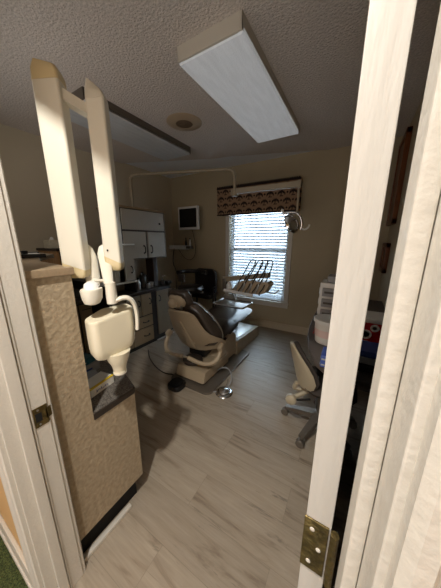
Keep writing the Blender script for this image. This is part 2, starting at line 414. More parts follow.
bl = thing('window_blind', 'white horizontal slat blind lowered over the bright window', 'blind', ((WX0+WX1)/2, YF+.02, WZ0))
s_ = MB(); z = WZ0+.03; ang = math.radians(44)
while z < WZ1-.06:
    s_.box(WX0+.008, WX1-.008, YF+.001, YF+.047, z-.0013, z+.0013, rot=Matrix.Rotation(ang,3,'X')); z += .0445
s_.build('slats', 'blind', bl, smooth=False)
MB().box(WX0+.006, WX1-.006, YF+.002, YF+.05, WZ1-.05, WZ1-.002, .003).build('head_rail', 'white', bl)
MB().box(WX0+.008, WX1-.008, YF+.002, YF+.046, WZ0+.002, WZ0+.018, .004).build('bottom_rail', 'white', bl)
k = MB()
for x in (WX0+.14, (WX0+WX1)/2, WX1-.14): k.tube([(x, YF-.001, WZ0+.01), (x, YF-.001, WZ1-.03)], .0022, 6)
k.build('ladder_cord', 'white', bl)
MB().tube([(WX0+.07, YF-.006, WZ1-.05), (WX0+.075, YF-.006, 1.05)], .0035, 8).build('tilt_wand', 'clearish', bl)

va = thing('valance', 'brown palm-tree print fabric valance box above the window', 'valance', (-1.32, 3.18, 1.733))
MB().box(-1.935, -.70, 3.12, YF-.019, 1.738, 2.13, .004).build('fabric_box', 'palm', va)
k = MB(); k.box(-1.94, -.695, 3.113, 3.13, 2.105, 2.132, .005)
for i in range(42): x = -1.925+i*.0295; k.lathe([(.001,-.012),(.011,-.005),(.012,.002),(.007,.01),(.001,.012)], (x, 3.122, 2.136), 8)
k.build('top_braid', 'braid', va)
MB().box(-1.938, -.697, 3.114, 3.13, 1.733, 1.75, .004).build('bottom_braid', 'braid', va)

# ------------------------------------------------------------------ ceiling fixtures
def fixture(name, x0, x1, y0, y1, zb, label, lens='lens'):
    t = thing(name, label, 'ceiling light', ((x0+x1)/2, (y0+y1)/2, zb), group=None)
    h = MB(); th = .012
    h.box(x0, x0+th, y0, y1, zb+.006, ZC-.01, .002).box(x1-th, x1, y0, y1, zb+.006, ZC-.01, .002)
    h.box(x0, x1, y0, y0+th, zb+.004, ZC-.01, .002).box(x0, x1, y1-th, y1, zb+.004, ZC-.01, .002)
    h.box(x0+.005, x1-.005, y0+.005, y1-.005, ZC-.03, ZC-.01)
    h.build('housing', 'fixture' if lens == 'lens' else 'metalgrey', t)  # second housing darker: shade on its side put into the colour
    l = MB().box(x0+.004, x1-.004, y0+.014, y1-.014, zb-.006, zb+.008, .005)
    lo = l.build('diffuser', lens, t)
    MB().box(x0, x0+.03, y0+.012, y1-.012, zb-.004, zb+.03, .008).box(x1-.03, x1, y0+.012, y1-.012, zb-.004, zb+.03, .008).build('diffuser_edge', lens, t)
    return t
fixture('fluorescent_ceiling_light', -1.01, -.60, 1.20, 2.45, 2.345, 'white box fluorescent light mid-ceiling, switched off, with added glow, whole length in view')
fixture('fluorescent_ceiling_light', -2.22, -1.81, 1.10, 2.33, 2.345, 'unlit fluorescent light over the cabinets, partly behind the white x-ray arms', 'lens_off')
t = thing('ceiling_speaker', 'round tan ceiling speaker between the two ceiling lights', 'speaker', (-1.51, 1.86, ZC-.02))
MB().lathe([(.165,.018),(.163,.010),(.150,.004),(.085,-.004),(.078,-.004),(.076,.006),(.001,.006)], (-1.51,1.86,ZC-.03), 48).build('ring', 'speakerring', t)
MB().lathe([(.078,.004),(.07,-.001),(.001,-.004)], (-1.51,1.86,ZC-.034), 40).build('grille', 'speakermesh', t)
# ------------------------------------------------------------------ reception counter / divider
t = thing('divider_counter', 'tall beige textured divider with tan cap and low speckled ledge beside the doorway', 'counter', (-.9, .42, 0))
MB().prism([(.26,.115),(.592,.115),(.592,.622),(.392,.622),(.392,1.235),(.26,1.235)], 0, -2.1, -.85).build('textured_panel', 'stucco', t)
MB().prism([(-.838,.258),(-.838,.398),(-1.2,.44),(-1.55,.56),(-1.8,.74),(-2.3,.80),(-2.3,.258)], 2, 1.235, 1.262, .004).build('cap', 'cap', t)
MB().prism([(-1.9,.393),(-.846,.393),(-.846,.585),(-.852,.598),(-.87,.606),(-1.02,.655),(-1.05,.662),(-1.9,.662)], 2, .622, .652, .003).build('ledge_edge', 'dark', t)
MB().prism([(-1.9,.394),(-.850,.394),(-.850,.583),(-.856,.594),(-.872,.602),(-1.02,.651),(-1.05,.658),(-1.9,.658)], 2, .652, .656).build('ledge_top', 'speckle', t)
MB().box(-2.25, -.875, .27, .56, 0, .115).build('toe_kick', 'blackmatte', t)
tag(MB().box(-.858, -.836, .262, .50, 0, .020, .004).build('floor_moulding', 'trim'), 'short white moulding strip on the floor under the divider', 'moulding')

def card_box(x0,x1,y0,y1,z0,z1, m, label, rz=0, marks=None, edgem=None, name='supply_box'):
    c = Vector(((x0+x1)/2,(y0+y1)/2,z0))
    t = thing(name, label, 'box', c, rz, 'supply boxes on the low ledge')
    w, d, h = x1-x0, y1-y0, z1-z0
    MB().box(-w/2,w/2,-d/2,d/2,0,h,.0015).build('carton', m, t, local=True)
    if edgem: MB().box(w/2-.012,w/2+.001,-d/2-.001,d/2+.001,h-.004,h+.001,.001).build('lid_band', edgem, t, local=True)
    if marks:
        k = MB()
        for (u, v, w_, h_, a) in marks: k.box(w/2+.0002, w/2+.0008, u-w_/2, u+w_/2, v-h_/2, v+h_/2, rot=Matrix.Rotation(a,3,'X'))
        k.build('printed_lettering', 'blue' if m != 'teal' else 'whitebox', t, local=True, smooth=False)
    return t
z0 = .656
card_box(-1.04,-.955,.43,.56,z0,z0+.042,'whitebox','white supply box with yellow lid edge and blue lettering, nearest the ledge end', math.radians(10),
   [(-.03,.016,.016,.004,.5),(-.018,.018,.014,.003,-.6),(-.008,.018,.004,.013,.2),(.004,.015,.012,.003,.4),(.014,.017,.003,.011,.1),(.024,.016,.012,.003,-.5),(-.034,.02,.003,.012,-.2)], 'yellow')
card_box(-1.13,-1.05,.44,.55,z0,z0+.03,'grey','thin grey supply box behind the yellow-edged one', math.radians(-14), [(0,.015,.06,.006,0)])
card_box(-1.24,-1.14,.42,.60,z0,z0+.05,'grey','grey-fronted supply box lying under the teal one', math.radians(6), [(.01,.025,.07,.01,0)])
card_box(-1.25,-1.145,.42,.58,z0+.0505,z0+.085,'teal','teal supply box on top of a grey one, below the x-ray head', math.radians(12), [(0,.015,.05,.006,0)])

# things standing on the divider cap, far left
t = thing('document_tray', 'black flat tray with white paper on the divider cap', 'tray', (-1.62,.50,1.262), math.radians(-14))
MB().box(-.14,.14,-.10,.10,0,.006,.002).box(-.14,.14,-.10,-.094,.0,.02,.002).box(-.14,-.134,-.1,.1,0,.02,.002).box(.134,.14,-.1,.1,0,.02,.002).build('tray', 'black', t, local=True)
MB().box(-.125,.12,-.085,.09,.007,.016,.001).build('paper', 'whitebox', t, local=True)
tag(MB().box(-1.64,-1.59,.50,.53,1.279,1.296,.003).build('stapler', 'black'), 'small black object on the white paper of the tray', 'desk item')
t = thing('desk_screen', 'thin black upright screen at the left end of the divider cap', 'screen', (-1.50,.39,1.262))
MB().box(-1.58,-1.42,.35,.43,1.262,1.27,.002).box(-1.51,-1.49,.385,.395,1.268,1.32,.002).build('stand', 'black', t)
MB().box(-1.68,-1.36,.38,.39,1.31,1.47,.006, rot=Matrix.Rotation(math.radians(-8),3,'X')).build('panel', 'black', t)

# ------------------------------------------------------------------ x-ray unit
xu = thing('dental_xray_unit', 'cream dental x-ray machine with two folded arms above the ledge', 'x-ray machine', pol(-60,.9,1.0))
def radial(az): a = math.radians(az); return Vector((math.sin(a), math.cos(a), 0))
def arm(az, R, w, d, zb, zt, yaw_az, capm):
    """vertical arm box; width direction is perpendicular to yaw_az, slanted ends"""
    c = pol(az, R, 0); n = radial(yaw_az); wd = Vector((n.y, -n.x, 0))   # wd: to the right seen from the room door
    def ring(z, sl, sc=1.0, dsc=1.0):
        pts = []
        for (u, v) in rr(0, 0, w*sc, d*dsc, min(.009, .3*min(w*sc,d*dsc)), 6):
            pts.append(c + wd*u + n*v + Vector((0,0,z + sl*(u/w))))
        return pts
    body = MB().loft([ring(zb+.045, -.03), ring(zb+.3, 0), ring(zt-.25, 0), ring(zt-.05, .012)])
    body.build('arm', 'xray', xu)
    MB().loft([ring(zb+.0445, -.03, 1.012, 1.012), ring(zb+.018, -.012, .98, .95), ring(zb+.003, 0, .82, .75), ring(zb, 0, .6, .5)]).build('lower_end_cap', capm, xu)
    return ring, c, n, wd
ringL, cL, nL, wL = arm(-63.9, .985, .076, .062, 1.215, 1.875, -40, 'xyellow')
MB().loft([ringL(1.8255, .012, 1.012, 1.012), ringL(1.852, 0, .98, .97), ringL(1.874, -.012, .8, .75), ringL(1.88, -.01, .45, .4)]).build('upper_end_cap', 'xyellow', xu)
ringR, cR, nR, wR = arm(-56.4, .985, .060, .060, 1.235, 1.86, -40, 'xyellow')
MB().loft([ringR(1.8105, .012, 1.012, 1.012), ringR(1.832, -.01, .97, .93), ringR(1.856, -.045, .8, .6), ringR(1.86, -.045, .4, .3)]).build('upper_end_cap', 'xray', xu)
# cross piece joining both arms near the top
a0 = cL + wL*.03 + Vector((0,0,1.80)); a1 = cR - wR*.02 + Vector((0,0,1.775))
dd = (a1-a0); q = MB()
def barx(mb, p, q_, h, th):
    p = Vector(p); q_ = Vector(q_); d = (q_-p); hor = Vector((d.x, d.y, 0)).normalized(); s_ = Vector((-hor.y, hor.x, 0))
    r = []
    for e in (p, q_): r.append([e+s_*a*th/2+Vector((0,0,b_*h/2)) for a, b_ in ((-1,-1),(1,-1),(1,1),(-1,1))])
    return mb.loft(r)
barx(q, a0, a1, .032, .032); q.build('cross_link', 'xray', xu)
MB().tube([a1+Vector((0,0,.01))+nR*.0, a1+nR*.055+Vector((0,0,.012))], .016, 16).build('pivot_pin', 'xray', xu)
# column shell behind, with bowl shaped lower joint
nn = radial(-61); ww = Vector((nn.y, -nn.x, 0))
def ov(az, R, z, w, d, nseg=16, sh=0):
    c = pol(az, R, z); n = radial(az); wd = Vector((n.y, -n.x, 0))
    return [c + wd*(w/2*math.cos(2*PI*k/nseg)) + n*(d/2*math.sin(2*PI*k/nseg)) for k in range(nseg)]
MB().loft([ov(-61.6,.93,1.165,.046,.04), ov(-61.2,1.0,1.21,.052,.04), ov(-61.2,1.02,1.285,.050,.04), ov(-61.6,1.02,1.325,.036,.035), ov(-61.8,1.02,1.338,.012,.012)]).build('lower_pivot_shell', 'xray', xu)
MB().loft([ov(-62,.87,1.134,.030,.03), ov(-62,.87,1.139,.050,.05), ov(-61.9,.87,1.155,.064,.06), ov(-61.9,.87,1.184,.070,.066), ov(-61.8,.87,1.19,.066,.06)]).build('pivot_bowl', 'xray', xu)
MB().loft([ov(-61.8,.87,1.189,.050,.046), ov(-61.8,.88,1.205,.044,.040), ov(-61.8,.89,1.212,.02,.02)]).build('pivot_collar', 'white', xu)
# neck under the right arm, cylinder, yoke
MB().loft([ov(-58.2,.89,1.20,.032,.03), ov(-58.3,.95,1.245,.040,.034), ov(-58.5,1.02,1.30,.046,.034), ov(-58.3,1.03,1.328,.036,.03), ov(-58.0,1.03,1.338,.014,.012)]).build('neck', 'xray', xu)
MB().tube([pol(-60.9,.93,1.206), pol(-58.4,.895,1.21)], .006, 12).build('link_rod', 'xray', xu)
MB().lathe([(.012,0),(.018,.002),(.0185,.03),(.0175,.075),(.017,.078),(.001,.08)], pol(-57.9,.87,1.128), 28).build('yoke_cylinder', 'xray', xu)
yk = MB(); ypts = [pol(-58,.87,1.137), pol(-56.5,.87,1.142), pol(-55.2,.872,1.147), pol(-53.9,.875,1.140), pol(-53.0,.88,1.115), pol(-52.7,.885,1.08), pol(-52.7,.885,1.045), pol(-52.9,.885,1.01)]
for _ in range(2):
    q = [ypts[0]]
    for i in range(len(ypts)-1): q += [ypts[i]*.75+ypts[i+1]*.25, ypts[i]*.25+ypts[i+1]*.75]
    q.append(ypts[-1]); ypts = q
rings = []
for i, p in enumerate(ypts):
    d = (ypts[min(i+1,len(ypts)-1)]-ypts[max(i-1,0)]).normalized(); n = radial(-56); s_ = d.cross(n).normalized()
    f = i/(len(ypts)-1); a = .009*(1-f)+.0075*f; b_ = .014
    rings.append([p + s_*a*math.cos(2*PI*k/14) + n*b_*math.sin(2*PI*k/14) for k in range(14)])
yk.loft(rings); yk.build('yoke', 'xray', xu)
# tube head: rounded box seen on its corner, front face left, side face right
hc = pol(-59.3, .885, 0)
def hring(z, pts, sc=1.0, dz=(0,0,0)):
    out = []
    n = radial(-59.3); wd = Vector((n.y, -n.x, 0)); cx = sum(p[0] for p in pts)/len(pts); cy = sum(p[1] for p in pts)/len(pts)
    for (u, v) in pts:
        uu = cx+(u-cx)*sc; vv = cy+(v-cy)*sc
        out.append(hc + wd*uu + n*vv + Vector((0,0,z + dz[0]*uu + dz[1]*vv)))
    return out
def corner_round(poly, r, n=4):
    out = []
    m = len(poly)
    for i in range(m):
        P = Vector(poly[i]); A = (Vector(poly[i-1])-P).normalized(); B = (Vector(poly[(i+1)%m])-P).normalized()
        for k in range(n+1):
            f = k/n; out.append(tuple(P + A*r*(1-f)**2 + B*r*f**2))
    return out
hp = corner_round([(-.077,.010),(-.060,-.045),(-.040,-.056),(.082,.0),(.096,.03),(.075,.085),(-.02,.085)], .014)
MB().loft([hring(.927,hp,.30,(.1,0)), hring(.923,hp,.66,(.12,0)), hring(.932,hp,.86,(.1,0)), hring(.952,hp,.965,(.1,0)), hring(.965,hp,.97,(.1,0)), hring(.967,hp,.985,(.1,0)), hring(1.0,hp,1), hring(1.075,hp,1.0,(.12,.06)), hring(1.081,hp,.985,(.12,.06)), hring(1.084,hp,.95,(.12,.06)), hring(1.085,hp,.5,(.12,.06)), hring(1.085,hp,.1,(.12,.06))]).build('tube_head', 'xhead', xu)
cc = hc + Vector((radial(-59.3).y*.020, -radial(-59.3).x*.020, 0)) + radial(-59.3)*.0
MB().lathe([(.021,0),(.0245,.003),(.025,.010),(.0235,.012),(.026,.03),(.031,.045),(.039,.062),(.046,.095)], (cc.x, cc.y, .838), 32).build('cone', 'xhead', xu)
MB().lathe([(.018,-.002),(.0245,0),(.0255,.004),(.0245,.008),(.02,.010)], (cc.x, cc.y, .838), 32).build('cone_rim', 'xray', xu)
# bracket back to the divider
MB().box(-.99, -.86, .44, .475, 1.165, 1.20, .003).box(-.99,-.955,.392,.47,1.12,1.21,.003).build('mount_bracket', 'black', xu)
k = MB()
pz = ringR(1.30, 0)[0]; k.lathe([(.004,0),(.004,.002),(.001,.003)], cR - nR*.031 - wR*.012 + Vector((0,0,1.315)), 12, Matrix.Rotation(PI/2,3,'X')); k.build('screw', 'black', xu)

# ------------------------------------------------------------------ hutch at the left wall
t = thing('side_hutch', 'brown wooden hutch with dark open shelf against the left wall, behind the divider', 'cabinet', (-2.8,1.17,0))
h = MB().box(-2.98,-2.56,1.08,1.105,.72,1.25,.003).build('side_panel', 'wood', t)
MB().box(-2.98,-2.56,1.285,1.31,.72,1.25,.003).build('side_panel', 'wood', t)
MB().box(-2.99,-2.54,1.07,1.32,1.25,1.275,.004).build('top_board', 'darkwood', t)
MB().box(-2.985,-2.965,1.105,1.285,.74,1.25).build('back_panel', 'blackmatte', t)
MB().box(-2.96,-2.58,1.105,1.285,.98,.995).build('shelf', 'darkwood', t)
MB().box(-2.99,-2.46,1.0,1.32,.69,.72,.004).build('worktop', 'deskgrey', t)
MB().box(-2.98,-2.50,1.02,1.31,.08,.69,.003).build('body', 'darkwood', t)
for y in (1.03, 1.175):
    d = MB().box(-2.50,-2.482,y,y+.13,.10,.67,.003).build('door', 'cabtan', t)
    MB().tube([(-2.47,y+.02,.62),(-2.455,y+.02,.62),(-2.455,y+.10,.62),(-2.47,y+.10,.62)], .004, 8).build('handle', 'black', d)
MB().box(-2.96,-2.55,1.04,1.30,0,.08).build('plinth', 'blackmatte', t)
tag(MB().prism(rr(-2.70,1.20,.13,.12,.02), 2, .998, 1.06, .01).build('blue_bag', 'blue'), 'small dark blue item inside the open hutch shelf', 'bag')
t = thing('tissue_box', 'pale tissue box on top of the wooden hutch', 'tissue box', (-2.75,1.145,1.275))
MB().box(-2.83,-2.69,1.085,1.20,1.275,1.36,.004).build('carton', 'tissue', t)
MB().loft([[Vector((-2.76+.03*s*math.cos(a)*(.4 if z>1.37 else 1), 1.142+.018*s*math.sin(a), z+(.006*math.sin(3*a) if z>1.37 else 0))) for a in [2*PI*k/12 for k in range(12)]] for z, s in ((1.358,.9),(1.366,1),(1.378,.8),(1.388,.25))]).build('tissue', 'white', t)
t = thing('pump_bottle', 'dark pump bottle beside the tissue box on the hutch', 'bottle', (-2.72,1.235,1.275))
MB().lathe([(.026,0),(.028,.004),(.028,.055),(.018,.07),(.010,.075)], (-2.72,1.235,1.275), 20).build('body', 'darkwood', t)
MB().lathe([(.010,.075),(.010,.09),(.004,.092),(.004,.105)], (-2.72,1.235,1.275), 14).box(-2.75,-2.71,1.229,1.241,1.378,1.386,.002).build('pump', 'black', t)
t = thing('glass_jar', 'small lidded jar on the hutch right of the pump bottle', 'jar', (-2.74,1.285,1.275))
MB().lathe([(.03,0),(.033,.004),(.033,.05),(.027,.056)], (-2.74,1.285,1.275), 20).build('body', 'clearish', t)
MB().lathe([(.03,.056),(.031,.06),(.031,.07),(.001,.073)], (-2.74,1.285,1.275), 20).build('lid', 'black', t)

# ------------------------------------------------------------------ main treatment cabinet (front plane x = -2.2, faces +X)
FX = -2.2
tc_ = thing('treatment_cabinet', 'dark-topped dental cabinet with pale upper doors and tan drawers by the left wall', 'cabinet', (-2.5,1.85,0))
# upper carcass, with open niche under it
MB().box(-2.58,FX-.004,1.575,2.235,1.14,1.70,.003).build('upper_body', 'dark', tc_)
MB().box(-2.60,FX+.012,1.565,2.25,1.70,1.722,.004).build('top_board', 'cabtan', tc_)
MB().box(-2.44,-2.42,1.575,2.235,.75,1.14).build('niche_back', 'offwhite', tc_)
MB().box(-2.42,-2.28,2.06,2.13,.748,1.14,.003).build('niche_post', 'darkwood', tc_)
MB().box(-2.42,-2.40,2.15,2.235,.748,1.14,.003).build('niche_side', 'offwhite', tc_)
def hnd(parent, x, y, z, ln, vert=True):
    d = Vector((0,0,ln/2)) if vert else Vector((0,ln/2,0))
    c = Vector((x,y,z))
    pts = [c-d, c-d+Vector((.022,0,0))+d*.15, c+Vector((.026,0,0)), c+d+Vector((.022,0,0))-d*.15, c+d]
    k = MB().tube(pts, .0055, 10, smooth=2); k.lathe([(.010,0),(.010,.004),(.001,.005)], c-d, 12, Matrix.Rotation(PI/2,3,'Y')); k.lathe([(.010,0),(.010,.004),(.001,.005)], c+d, 12, Matrix.Rotation(PI/2,3,'Y'))
    k.build('handle', 'black', parent)
fl = MB().box(FX-.004,FX+.014,1.59,2.205,1.475,1.690,.003).build('flip_door', 'offwhite', tc_)
MB().lathe([(.008,0),(.009,.006),(.012,.010),(.010,.016),(.001,.018)], (FX+.014,2.12,1.56), 16, Matrix.Rotation(PI/2,3,'Y')).build('knob', 'black', fl)
d1 = MB().box(FX-.004,FX+.014,1.59,1.895,1.15,1.455,.003).build('door', 'offwhite', tc_); hnd(d1, FX+.014, 1.855, 1.25, .085)
d2 = MB().box(FX-.004,FX+.014,1.925,2.205,1.15,1.455,.003).build('door', 'offwhite', tc_); hnd(d2, FX+.014, 1.965, 1.25, .085)
# narrow side cabinet standing forward at the left
nd = MB().box(-2.55,FX+.0,1.50,1.69,.90,1.13,.003).box(-2.40,FX+.0,1.44,1.573,.90,1.305,.003).build('side_tower', 'offwhite', tc_)
nd2 = MB().box(FX+.0,FX+.018,1.575,1.69,.905,1.30,.003).build('narrow_door', 'offwhite', tc_); hnd(nd2, FX+.018, 1.648, 1.03, .07)
MB().box(FX+.018,FX+.075,1.555,1.675,1.305,1.32,.003).build('bracket', 'white', tc_)
# white topped open box
MB().box(-2.55,FX+.02,1.33,1.715,.878,.895,.003).build('ledge', 'white', tc_)
MB().box(-2.55,-2.53,1.33,1.70,.75,.878).box(-2.55,FX+.0,1.33,1.345,.75,.878).box(-2.55,FX+.0,1.70,1.712,.75,.878).build('open_bay', 'black', tc_)
# worktop with rounded right end
wt = [(-2.62,1.33),(FX+.02,1.33),(FX+.03,1.9),(FX+.02,2.05),(FX-.01,2.22),(FX-.06,2.34),(FX-.16,2.42),(-2.62,2.42)]
MB().prism(wt, 2, .712, .748, .006).build('worktop', 'dark', tc_)
MB().box(-2.60,FX-.012,1.35,2.30,.06,.712,.002).build('lower_body', 'black', tc_)
MB().box(-2.58,FX-.03,1.36,2.28,0,.06).build('plinth', 'black', tc_)
for (y0,y1,z0_,z1_,m,hv) in ((1.37,1.53,.43,.70,'cabgrey',1),(1.54,1.745,.43,.70,'cabgrey',1),(1.76,1.915,.43,.70,'cabtan',1),(2.01,2.28,.09,.70,'cabgrey',1)):
    d = MB().box(FX-.012,FX+.006,y0,y1,z0_,z1_,.003).build('door', m, tc_)
    hnd(d, FX+.006, (y1-.03 if y0 < 2 else y0+.04), z1_-.10, .07)
for (z0_, z1_) in ((.275,.415),(.065,.26)):
    d = MB().box(FX-.012,FX+.006,1.60,1.915,z0_,z1_,.003).build('drawer', 'cabtan', tc_)
    hnd(d, FX+.006, 1.80, (z0_+z1_)/2, .08, False)
    d = MB().box(FX-.012,FX+.006,1.37,1.59,z0_,z1_,.003).build('drawer', 'cabtan', tc_)
    hnd(d, FX+.006, 1.48, (z0_+z1_)/2, .08, False)
MB().box(FX-.03,FX-.008,1.99,2.32,0,.012,.002).build('kick_strip', 'white', tc_)
# items in the niche
def bottle(name, label, cat, x, y, prof, m, capprof=None, capm='black', z=.748, group='small items on the cabinet worktop'):
    t = thing(name, label, cat, (x,y,z), 0, group)
    MB().lathe(prof, (x,y,z), 24).build('body', m, t)
    if capprof: MB().lathe(capprof, (x,y,z), 20).build('lid', capm, t)
    return t
t = thing('electric_kettle', 'dark kettle shaped jug in the cabinet niche', 'kettle', (-2.35,1.93,.748), 0, 'small items on the cabinet worktop')
MB().lathe([(.055,0),(.06,.005),(.057,.05),(.048,.11),(.040,.15),(.036,.165)], (-2.35,1.93,.748), 28).build('body', 'black', t)
MB().lathe([(.037,.165),(.036,.175),(.018,.190),(.010,.195),(.012,.205),(.001,.212)], (-2.35,1.93,.748), 24).build('lid', 'black', t)
MB().tube([(-2.35,1.975,.90),(-2.35,2.01,.90),(-2.35,2.02,.85),(-2.35,1.98,.79)], .008, 10, smooth=2).build('handle', 'black', t)
bottle('bottle', 'slim steel bottle left of the dark kettle', 'bottle', -2.30,1.82, [(.022,0),(.024,.004),(.024,.09),(.012,.11),(.010,.13)], 'steel', [(.013,.13),(.013,.15),(.001,.152)])
bottle('bottle', 'pale squat bottle in front of the dark kettle', 'bottle', -2.27,1.95, [(.022,0),(.026,.004),(.026,.05),(.018,.062),(.016,.07)], 'grey', [(.018,.07),(.018,.085),(.001,.086)])
bottle('tumbler', 'short steel tumbler right of the dark kettle', 'cup', -2.29,2.02, [(.02,0),(.026,.07),(.024,.072),(.019,.006)], 'steel')
t = thing('soap_dispenser', 'cluster-topped chrome dispenser by the right end of the worktop', 'dispenser', (-2.27,2.20,.748), 0, 'small items on the cabinet worktop')
MB().lathe([(.03,0),(.034,.01),(.034,.05),(.02,.07),(.012,.075)], (-2.27,2.20,.748), 20).build('body', 'black', t)
MB().tube([(-2.27,2.20,.82),(-2.27,2.20,.87),(-2.25,2.22,.885),(-2.22,2.24,.87)], .006, 10, smooth=2).build('spout', 'chrome', t)
tag(MB().box(-2.34,-2.24,2.27,2.35,.748,.79,.006).build('instrument_tray', 'black'), 'black instrument tray at the right end of the cabinet worktop', 'tray', 'small items on the cabinet worktop')
t = thing('sink_basin', 'small dark sink set in the cabinet worktop', 'sink', (-2.33,1.80,.7485))
MB().lathe([(.06,.0),(.06,.005),(.055,.006),(.048,.001),(.001,.0005)], (-2.33,1.80,.7485), 32).xform(Matrix.Identity(4)).build('rim', 'steel', t)

# ------------------------------------------------------------------ operating light on its post
t = thing('operating_light', 'dental operating light hanging on a long tan arm in front of the window', 'dental lamp', (-2.42,1.93,1.722))
MB().lathe([(.04,0),(.04,.012),(.026,.02),(.023,.03)], (-2.42,1.93,1.722), 24).build('post_foot', 'tan_arm', t)
P0 = Vector((-2.42,1.93,1.74))
MB().tube([P0, (-2.42,1.93,1.99), (-2.42,1.93,2.10), (-2.33,1.96,2.115), (-2.22,2.0,2.115), (-1.6,2.17,2.10), (-1.40,2.235,2.095), (-1.23,2.27,2.09), (-1.195,2.28,2.04), (-1.19,2.28,1.865)], .017, 16, smooth=3).build('post_arm', 'tan_arm', t)
k = MB(); barx(k, (-1.23,2.28,1.865), (-.52,2.30,1.865), .05, .045); k.build('spring_arm', 'tan_arm', t)
MB().lathe([(.03,0),(.034,.004),(.034,.07),(.03,.075)], (-1.19,2.28,1.818), 24).build('arm_joint', 'tan_arm', t)
MB().box(-.545,-.505,2.28,2.32,1.83,1.90,.008).build('end_block', 'tan_arm', t)
MB().tube([(-.525,2.30,1.82),(-.525,2.30,1.62)], .011, 14).build('drop_rod', 'tan_arm', t)
MB().tube([(-.66,2.30,1.615),(-.60,2.30,1.62),(-.53,2.30,1.615),(-.49,2.30,1.58),(-.465,2.30,1.50),(-.48,2.30,1.455)], .012, 12, smooth=2).build('yoke', 'chrome', t)
hr = Matrix.Rotation(math.radians(62),3,'Y') @ Matrix.Rotation(math.radians(20),3,'X')
MB().lathe([(.095,.0),(.10,.004),(.09,.03),(.06,.055),(.03,.066),(.001,.068)], (-.575,2.30,1.51), 32, hr).build('reflector', 'chrome', t)
MB().lathe([(.02,-.02),(.022,0),(.02,.03),(.001,.032)], (-.60,2.27,1.50), 16, hr).build('bulb_shield', 'black', t)
MB().tube([(-.47,2.30,1.47),(-.44,2.29,1.45),(-.40,2.28,1.48),(-.40,2.28,1.50)], .008, 10, smooth=2).build('handle', 'clearish', t)
MB().tube([(-.68,2.30,1.63),(-.665,2.30,1.66),(-.66,2.30,1.62),(-.65,2.30,1.60)], .009, 10, smooth=1).build('handle', 'clearish', t)

# ------------------------------------------------------------------ monitor and arm
t = thing('wall_monitor', 'small white-framed monitor with dark screen on the back wall', 'monitor', (-2.48,3.12,1.53))
MB().box(-2.70,-2.27,3.07,3.115,1.535,1.91,.012).build('bezel', 'white', t)
MB().box(-2.665,-2.305,3.064,3.072,1.575,1.875,.003).build('screen', 'screen', t)
MB().box(-2.53,-2.43,3.115,3.235,1.68,1.77,.006).build('wall_mount', 'metalgrey', t)
MB().tube([(-2.44,3.115,1.56),(-2.42,3.13,1.45),(-2.40,3.16,1.25),(-2.44,3.18,1.08),(-2.56,3.18,1.0),(-2.68,3.17,1.05),(-2.76,3.14,1.18),(-2.80,3.13,1.22)], .005, 8, smooth=2).build('cable', 'black', t)
t = thing('wall_rail', 'white horizontal equipment rail on the back wall below the monitor', 'rail', (-2.75,3.2,1.22))
MB().box(-2.99,-2.60,3.12,3.235,1.20,1.27,.006).build('rail', 'white', t)
MB().box(-2.60,-2.50,3.13,3.225,1.215,1.26,.006).build('end_bracket', 'metalgrey', t)
for i, (x, hh, lb) in enumerate(((-2.60,.11,'left instrument hanging on the end of the wall rail'),(-2.51,.12,'right instrument hanging on the end of the wall rail'))):
    t = thing('hanging_instrument', lb, 'instrument', (x,3.12,1.27), 0, 'instruments on the wall rail')
    MB().lathe([(.014,0),(.018,.01),(.018,.07),(.010,.09),(.009,hh)], (x,3.14,1.272-.015*i), 16).build('body', 'steel' if i else 'black', t)
    MB().lathe([(.010,hh),(.013,hh+.01),(.001,hh+.03)], (x,3.14,1.272-.015*i), 14).build('tip', 'black', t)
tag(MB().tube([(-2.86,3.11,1.215),(-2.87,3.08,1.05),(-2.84,3.04,.95),(-2.72,2.98,.84),(-2.66,2.95,.75),(-2.68,2.93,.60),(-2.70,2.9,.012)], .006, 8, smooth=2).build('power_cord', 'black'), 'black cord hanging from the white rail down beside the cabinet', 'cord')
# ------------------------------------------------------------------ dental chair (long axis along +Y, head towards the doorway)
XC = -1.32
dc = thing('dental_chair', 'reclined brown dental chair with beige shell in the middle of the room', 'dental chair', (XC,1.95,0))
X_ = Vector((1,0,0))
hip = Vector((XC-.02,1.66,.30)); sh = Vector((XC+.02,1.43,.715))
ax = (sh-hip).normalized(); nrm = ax.cross(X_).normalized()
if nrm.y < 0: nrm = -nrm                        # towards the patient
def bk(f, off=0): return hip + (sh-hip)*f + nrm*off
secs = []
for f, w in ((-.12,.22),(-.10,.30),(-.03,.335),(.08,.338),(.18,.318),(.28,.280),(.40,.238),(.55,.208),(.72,.188),(.88,.172),(.98,.155),(1.04,.125),(1.065,.08)):
    secs.append((bk(f, -.012*math.sin(PI*max(0,min(1,f)))), w, X_, nrm, .10*(w/.3)**2))
MB().plate(secs, .022, 14).build('back_shell', 'chairbeige', dc)
MB().plate([(bk(f,-.018), w, X_, nrm, -.0) for f, w in ((.0,.06),(.3,.045),(.6,.028),(.8,.01))], .02, 8).build('shell_ridge', 'chairbeige', dc)
MB().plate([(Vector((XC-.0,y,z)), w, X_, nrm, 0, .03) for y,z,w in ((1.69,.26,.085),(1.665,.31,.075),(1.62,.36,.06))], .03, 8).build('shell_tongue', 'chairbeige', dc)
cs = []
for f, w, th in ((-.14,.20,.06),(-.10,.265,.09),(.1,.31,.115),(.35,.318,.12),(.6,.285,.115),(.8,.235,.10),(.95,.18,.085),(1.06,.13,.06),(1.10,.08,.03)):
    cs.append((bk(f,.085), w, X_, nrm, .045, th))
cu = MB().plate(cs, .1, 16).build('back_cushion', 'leather', dc)
pip = []
